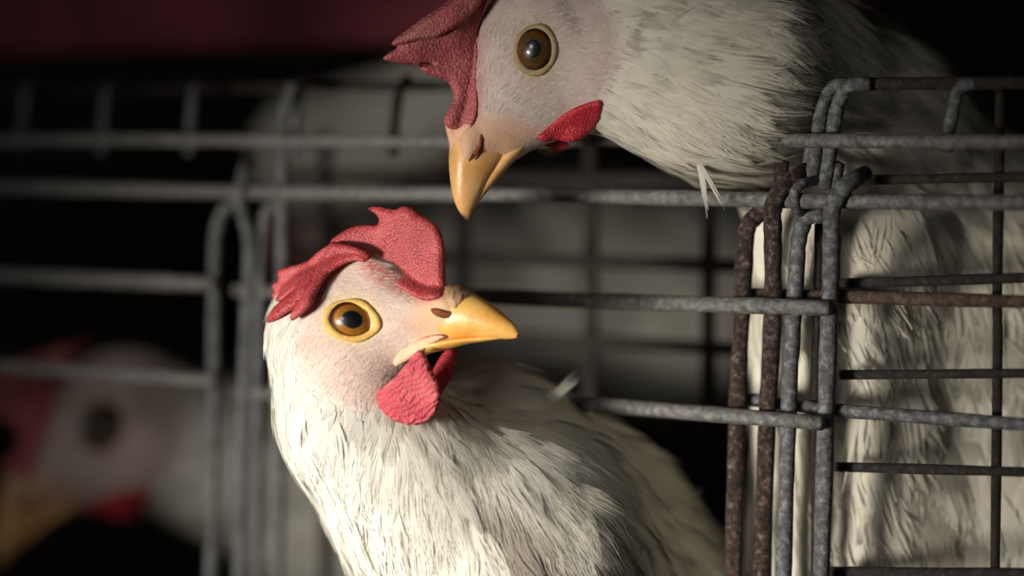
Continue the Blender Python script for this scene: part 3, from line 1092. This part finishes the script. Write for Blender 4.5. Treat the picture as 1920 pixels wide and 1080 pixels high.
    # gape: fleshy corner of the mouth
    flap('gape', H, [(740, 676), (750, 658), (775, 640), (805, 628), (828, 625), (838, 630), (822, 639), (795, 656), (768, 674), (748, 684)], lambda P: np.maximum(skin_c(H, fld, P, 30.0) - 1, 40 - (P[:, 0] - 742) * 0.10), 3, 14, M_GAPE, root)
    # comb: upright front blade and the back that flops over to this side
    flap('comb', H, [(837, 540), (838, 500), (836, 462), (826, 430), (806, 412), (790, 403), (776, 391), (760, 387), (746, 393), (734, 391), (716, 387), (700, 388), (692, 393), (703, 401), (711, 410), (709, 422),
                     (690, 420), (665, 424), (640, 436), (620, 452), (624, 470), (650, 480), (672, 488), (700, 500), (730, 520), (768, 548), (800, 563), (828, 558)],
         lambda P: (8 + 16 * np.clip((700 - P[:, 0]) / 80, 0, 1)) * (1 - sstep(P[:, 1], 480, 545)) + (skin_c(H, fld, P, 10.0) + 0.5) * sstep(P[:, 1], 480, 545), lambda P: 13 - 5 * sstep(P[:, 1], 490, 560), 16, M_COMB, root, noise_amp=3.5)
    cb = lambda P: skin_c(H, fld, P, 30.0 + 0 * P[:, 0]) + 22
    flap('comb_lobe', H, [(700, 478), (670, 462), (640, 455), (622, 456), (612, 470), (600, 490), (592, 520), (580, 545), (566, 566), (556, 582), (552, 594), (557, 600), (568, 594), (584, 582), (596, 566), (604, 545), (616, 524), (628, 510), (650, 496), (672, 490), (690, 492)], cb, 11, 11, M_COMB, root, noise_amp=2.5)
    flap('comb_lobe', H, [(622, 458), (600, 470), (576, 492), (568, 520), (560, 540), (540, 556), (518, 574), (504, 592), (498, 601), (506, 605), (526, 598), (546, 586), (566, 572), (588, 548), (602, 520), (612, 490), (626, 472)], lambda P: cb(P) - 7, 11, 11, M_COMB, root, noise_amp=2.5)
    flap('comb_lobe', H, [(584, 488), (560, 494), (536, 500), (520, 506), (517, 516), (520, 524), (508, 532), (506, 540), (510, 546), (504, 554), (512, 562), (528, 566), (548, 552), (566, 536), (580, 512)], lambda P: cb(P) - 14, 9, 10, M_COMB, root, noise_amp=2)
    # wattles
    flap('wattle', H, [(786, 656), (768, 676), (748, 700), (722, 722), (708, 740), (712, 758), (730, 776), (756, 788), (786, 791), (808, 783), (824, 762), (830, 735), (826, 712), (814, 690), (806, 668), (798, 656)],
         lambda P: 66 - 18 * np.clip((P[:, 1] - 650) / 140, 0, 1) + 7 * np.sin((P[:, 0] - 700) / 26.0), 10, 16, M_WATTLE, root, noise_amp=3)
    flap('wattle', H, [(826, 668), (840, 650), (854, 640), (858, 656), (854, 690), (846, 710), (834, 728), (826, 742), (812, 748), (806, 720), (814, 690)],
         lambda P: -28 - 10 * np.clip((P[:, 1] - 650) / 100, 0, 1), 8, 12, M_WATTLE2, root)
    q0 = snap(fld, U(1015, 775, 200)) + VD * 0.002
    q1 = U(1092, 704, 230)
    P = np.repeat(q0[None], 5, 0) + rng.normal(0, 4 * S, (5, 3))
    T = np.repeat(nrm(q1 - q0)[None], 5, 0) + rng.normal(0, 0.14, (5, 3))
    V, Fq, Cq, Nq = feathers(P, np.repeat(-VD[None], 5, 0), T, np.full(5, 105 * S), np.full(5, 15 * S), 12, np.repeat(WHITE[None], 5, 0), 0.05, rollv=0.2, segs=4)
    link_mesh('loose_feather', V, Fq, M_FEATHER, root, True, Cq, Nq)
    return H, root

front_hen()

# ================================================================== UPPER HEN (and hens seen in the same pose further back)
def bowed_hen(H, root, body_fn, fine, coarse, nf, nb, K, ctrl_extra, rad=0.030, Lf=None, white=WHITE, fcols=None, mats=None, stain=None, flaps_step=5.0, weight=None, lift=0.13, segs=3):
    S = H.S
    sk = S * H.k
    mc, mw, mb, me_, ml, mcere = mats
    fld = Field()
    fld.ell(H.sag(1030, 92, 0), H.axes(-0.3), np.array([140, 140, 98]) * sk)
    fld.ell(H.sag(1040, 165, 22, False), H.axes(-0.5), np.array([110, 85, 75]) * sk, 0.005)
    fld.ell(H.sag(1040, 165, -22, False), H.axes(-0.5), np.array([110, 85, 75]) * sk, 0.005)
    fld.cone(H.sag(968, 150), H.sag(896, 258), 84 * sk, 46 * sk, 0.008)
    fld.cone(H.sag(960, 205), H.sag(938, 244), 60 * sk, 38 * sk, 0.008)
    fld.cone(H.sag(1020, 200), H.sag(956, 268), 54 * sk, 30 * sk, 0.006)
    for sd in (1, -1):
        fld.ell(H.sag(876, 270) + H.n * (sd * 30 * sk), H.axes(1.75), np.array([36, 17, 16]) * sk, 0.002)
    body_fn(fld)
    ce = surf_c(H, fld, 1003, 103)
    face = [(900, -30), (893, 60), (885, 140), (850, 200), (815, 225), (815, 430), (940, 400), (1020, 290), (1080, 250), (1130, 205), (1165, 120), (1150, 40), (1080, -40), (980, -60)]
    ctrl = [(H.sag(900, 200, 40), C3(0.3, -1)), (H.sag(920, 60, 60), C3(0.45, -0.9)), (H.sag(1000, 20, 70), C3(0.9, -0.4)), (H.sag(960, 190, 70), C3(0.8, -0.5)),
            (H.sag(1060, 190, 90), C3(1, -0.15)), (H.sag(1100, 90, 90), C3(1, 0.05)), (H.sag(1160, 60, 60), C3(1, 0.15))] + ctrl_extra
    build_hen(root, H, fld, H.sag(1000, 150), rad, fine, coarse, face, fcols, ctrl, nf, nb, K, Lf, white, lift, stain, weight=weight, bristle_L=(16, 42), segs=segs,
              zones=[([(835, 215), (890, 215), (960, 235), (1000, 250), (960, 310), (900, 330), (840, 320)], (0.66, 0.40, 0.26), 22),
                     ([(900, -40), (905, 60), (906, 150), (900, 225), (880, 240), (850, 235), (860, 100)], (0.48, 0.19, 0.18), 12),
                     ([(955, 104), (965, 62), (1003, 46), (1042, 62), (1052, 104), (1040, 148), (1003, 162), (966, 148)], (0.46, 0.35, 0.22), 12),
                     ([(1040, 18), (1056, 10), (1082, 50), (1088, 76), (1072, 70), (1050, 42)], (0.34, 0.27, 0.26), 10)])
    for mir in (False, True):
        eye_mesh(H, fld, 12, (1002, 103), 38, 43, 33, 0.12, ce, me_, root, mir)
        ring_mesh(H, fld, (1003, 104), 35, 42, 7, 0.12, ce, ml, root, mir, flat=0.7)
    loft('upper_beak', H, [((850, 240), (985, 262), 36, 0.9), ((845, 268), (958, 290), 38, 0.9), ((843, 300), (935, 318), 37, 0.85), ((845, 335), (915, 345), 30, 0.85),
                           ((850, 368), (898, 374), 21, 0.85), ((860, 395), (886, 398), 11, 0.9), ((873, 413), (879, 414), 3, 1.0)], mb, root)
    loft('lower_beak', H, [((975, 240), (1006, 262), 42, 1.0), ((935, 285), (968, 298), 36, 1.0), ((912, 318), (939, 330), 27, 1.0), ((894, 352), (912, 362), 16, 1.0), ((884, 384), (892, 390), 6, 1.0)], mb, root)
    flap('nostril', H, [(903, 256), (907, 270), (900, 288), (888, 302), (880, 306), (886, 294), (896, 278)], lambda P: np.maximum(skin_c(H, fld, P, 30.0), 43) + 1, 4, 5, M_NOSTRIL, root, step=flaps_step)
    flap('cere', H, [(836, 228), (856, 222), (880, 226), (888, 240), (872, 256), (858, 276), (846, 292), (843, 270), (838, 250)], lambda P: skin_c(H, fld, P, 5.0) * 0.6 + 0.4 * (6 + (P[:, 0] - 836) * 0.55), 9, 12, mcere, root, step=flaps_step, noise_amp=3)
    # comb
    flap('comb', H, [(925, -40), (880, -12), (852, 0), (828, 18), (800, 38), (772, 60), (748, 78), (738, 90), (748, 96), (730, 108), (722, 117), (734, 122), (760, 126), (790, 128), (812, 124),
                     (800, 124), (788, 130), (796, 140), (816, 148), (838, 156), (848, 172), (852, 190), (844, 206), (836, 222), (834, 236), (848, 246), (870, 244), (890, 236), (897, 205), (893, 150), (896, 100), (897, 50), (915, 0)],
         lambda P: (14 + 10 * np.sin(P[:, 1] / 30.0)) * (1 - sstep(P[:, 0], 842, 885)) + (skin_c(H, fld, P, 10.0) + 1) * sstep(P[:, 0], 842, 885), lambda P: 12 - 4 * sstep(P[:, 0], 850, 890), 16, mc, root, noise_amp=5, step=flaps_step)
    flap('comb_lobe', H, [(905, -30), (860, 2), (830, 24), (796, 48), (766, 70), (744, 84), (741, 94), (760, 92), (790, 84), (822, 78), (852, 62), (880, 40), (905, 10)], lambda P: 30 + (P[:, 0] - 740) * 0.12, 10, 12, mc, root, noise_amp=3, step=flaps_step)
    # wattles
    flap('wattle', H, [(1006, 262), (1030, 240), (1058, 218), (1090, 203), (1122, 197), (1123, 222), (1112, 246), (1092, 262), (1068, 270), (1040, 266), (1022, 270)],
         lambda P: np.maximum(skin_c(H, fld, P, 60.0) + 7, 68) + 3 * np.sin(P[:, 0] / 13.0), 8, 12, mw, root, step=flaps_step, noise_amp=2)
    flap('wattle', H, [(1000, 262), (1020, 256), (1048, 258), (1068, 266), (1064, 277), (1046, 279), (1030, 272), (1010, 270)], lambda P: -40 + 0 * P[:, 0], 7, 9, mw, root, step=flaps_step)
    return fld

def upper_hen():
    H = Head(1000, 130, 70, -1, math.radians(14))
    S = H.S
    root = empty('hen', U(1750, 1150, 450))
    tag(root, 'white hen stretching over the rail at top right, beak pointing down', 'hen', 'hens in the cages')
    def body(f):
        pts = [((1080, 70, 70), 118), ((1200, 95, 72), 148), ((1330, 120, 90), 174), ((1440, 140, 240), 178), ((1590, 250, 400), 205), ((1720, 430, 560), 260)]
        for (p, r), (q, r2) in zip(pts[:-1], pts[1:]):
            f.cone(U(*p), U(*q), r * S, r2 * S, 0.012)
        f.cone(U(1290, 170, 75), U(1360, 270, 190), 130 * S, 85 * S, 0.012)
        f.cone(U(1500, 330, 330), U(1590, 480, 335), 110 * S, 180 * S, 0.012)
        f.cone(U(1592, 480, 335), U(1602, 1060, 375), 182 * S, 196 * S, 0.014)      # breast, facing left
        f.cone(U(1620, 560, 400), U(1960, 560, 540), 190 * S, 250 * S, 0.014)       # flank, going back to the right
        f.cone(U(1620, 980, 410), U(1960, 1000, 550), 195 * S, 265 * S, 0.014)
        f.cone(U(1780, 480, 510), U(1800, 1000, 540), 250 * S, 265 * S, 0.014)
    ctrl = [(U(1200, 80, -60), C3(1, 0.2)), (U(1180, 220, -20), C3(0.85, 0.6)), (U(1300, 60, -80), C3(1, 0.1)), (U(1280, 250, -30), C3(0.8, 0.6)), (U(1340, 320, 40), C3(0.6, 0.8)),
            (U(1450, 80, 0), C3(1, 0.15, 0.3)), (U(1480, 200, 40), C3(0.9, 0.35, 0.3)), (U(1600, 150, 150), C3(1, 0.4, 0.3)), (U(1430, 400, 230), C3(0.3, 1)), (U(1600, 450, 200), C3(0.15, 1)),
            (U(1500, 700, 200), C3(0.05, 1)), (U(1750, 700, 160), C3(0.15, 1)), (U(1450, 950, 250), C3(0.05, 1)), (U(1750, 1000, 160), C3(0.05, 1)), (U(1880, 500, 200), C3(0.3, 1))]
    def Lf(P, fm):
        q = P - H.O
        x = (q @ VR) / S; y = -(q @ VU) / S
        d = np.clip((np.linalg.norm(q, axis=1) / S - 130) / 280, 0, 1)
        br = np.clip((y - 200) / 150, 0, 1) * np.clip((x - 330) / 120, 0, 1)
        return (36 + 95 * d + 40 * br) * (1 - 0.5 * fm), 16 + 26 * d + 50 * br
    def stain(P, c):
        g = np.zeros(len(P))
        for (x, y, rx, ry, an) in ((1620, 975, 18, 42, 0.5), (1795, 1005, 40, 55, 0.3), (1690, 850, 14, 20, 0), (1775, 610, 12, 26, -0.6), (1725, 505, 12, 40, -0.4), (1900, 720, 40, 60, 0)):
            q = P - U(x, y, 200)
            px = (q @ VR) / S; py = -(q @ VU) / S + 25
            a = px * math.cos(an) + py * math.sin(an); b = -px * math.sin(an) + py * math.cos(an)
            g = np.maximum(g, np.clip(1.3 - ((a / rx) ** 2 + (b / ry) ** 2), 0, 1))
        e, _ = H.seen(P)
        g = np.maximum(g, 0.8 * np.clip(1.4 - ((e[:, 0] - 1176) / 11) ** 2 - ((e[:, 1] - 72) / 42) ** 2, 0, 1) * (np.linalg.norm(P - H.O, axis=1) < 300 * S))  # dark crease at the ear, drawn as brown feather colour
        g = np.clip(g[:, None] * 0.75 * (0.5 + 0.5 * rng.random((len(P), 1))), 0, 0.9)
        return c * (1 - g) + np.array([0.20, 0.11, 0.05]) * g
    def wgt(p):
        q = (p - H.O) / S
        y = -(q @ VU)
        return np.where(y > 300, 0.55, 1.8)
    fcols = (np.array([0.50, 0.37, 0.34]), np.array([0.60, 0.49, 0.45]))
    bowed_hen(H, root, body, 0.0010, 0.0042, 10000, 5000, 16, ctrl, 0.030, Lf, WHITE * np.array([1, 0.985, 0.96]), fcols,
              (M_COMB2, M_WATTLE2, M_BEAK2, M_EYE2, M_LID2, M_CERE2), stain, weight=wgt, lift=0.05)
    # the long loose feather hanging from the throat in front of the rail
    q = [U(1312, 306, 20), U(1340, 350, 30), U(1366, 408, 40)]
    P = np.repeat(np.array([q[0]]), 4, 0) + rng.normal(0, 2 * S, (4, 3))
    N = np.repeat(-VD[None], 4, 0)
    T = np.repeat(nrm(q[2] - q[0])[None], 4, 0) + rng.normal(0, 0.005, (4, 3))
    V, Fq, Cq, Nq = feathers(P, N, T, np.full(4, 112 * S), np.full(4, 12 * S), 10, np.repeat(WHITE[None], 4, 0), 0.02, rollv=0.2, segs=4)
    o = link_mesh('loose_feather', V, Fq, M_FEATHER, root, True, Cq, Nq)
    return root

upper_hen()

# ================================================================== BLURRED HENS
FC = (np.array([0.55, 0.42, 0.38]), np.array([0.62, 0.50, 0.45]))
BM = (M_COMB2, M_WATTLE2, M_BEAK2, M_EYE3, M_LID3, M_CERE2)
def back_hen(label, u0, v0, w0, sgn, yaw, rot, scale, pts, ctrl, nf=1300):
    H = Head(u0, v0, w0, sgn, yaw, rot, scale, (1000, 130))
    S = H.S
    end = pts[-1][0]
    root = empty('hen', U(end[0], end[1] + pts[-1][1], end[2]))
    tag(root, label, 'hen', 'hens in the cages')
    def body(f):
        for (p, r), (q, r2) in zip(pts[:-1], pts[1:]):
            f.cone(U(*p), U(*q), r * S, r2 * S, 0.012)
    Lf = lambda P, fm: (90 * (1 - 0.5 * fm), np.full(len(P), 34.0))
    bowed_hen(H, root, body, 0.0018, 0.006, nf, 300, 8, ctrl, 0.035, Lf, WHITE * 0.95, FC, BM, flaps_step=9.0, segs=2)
    return root

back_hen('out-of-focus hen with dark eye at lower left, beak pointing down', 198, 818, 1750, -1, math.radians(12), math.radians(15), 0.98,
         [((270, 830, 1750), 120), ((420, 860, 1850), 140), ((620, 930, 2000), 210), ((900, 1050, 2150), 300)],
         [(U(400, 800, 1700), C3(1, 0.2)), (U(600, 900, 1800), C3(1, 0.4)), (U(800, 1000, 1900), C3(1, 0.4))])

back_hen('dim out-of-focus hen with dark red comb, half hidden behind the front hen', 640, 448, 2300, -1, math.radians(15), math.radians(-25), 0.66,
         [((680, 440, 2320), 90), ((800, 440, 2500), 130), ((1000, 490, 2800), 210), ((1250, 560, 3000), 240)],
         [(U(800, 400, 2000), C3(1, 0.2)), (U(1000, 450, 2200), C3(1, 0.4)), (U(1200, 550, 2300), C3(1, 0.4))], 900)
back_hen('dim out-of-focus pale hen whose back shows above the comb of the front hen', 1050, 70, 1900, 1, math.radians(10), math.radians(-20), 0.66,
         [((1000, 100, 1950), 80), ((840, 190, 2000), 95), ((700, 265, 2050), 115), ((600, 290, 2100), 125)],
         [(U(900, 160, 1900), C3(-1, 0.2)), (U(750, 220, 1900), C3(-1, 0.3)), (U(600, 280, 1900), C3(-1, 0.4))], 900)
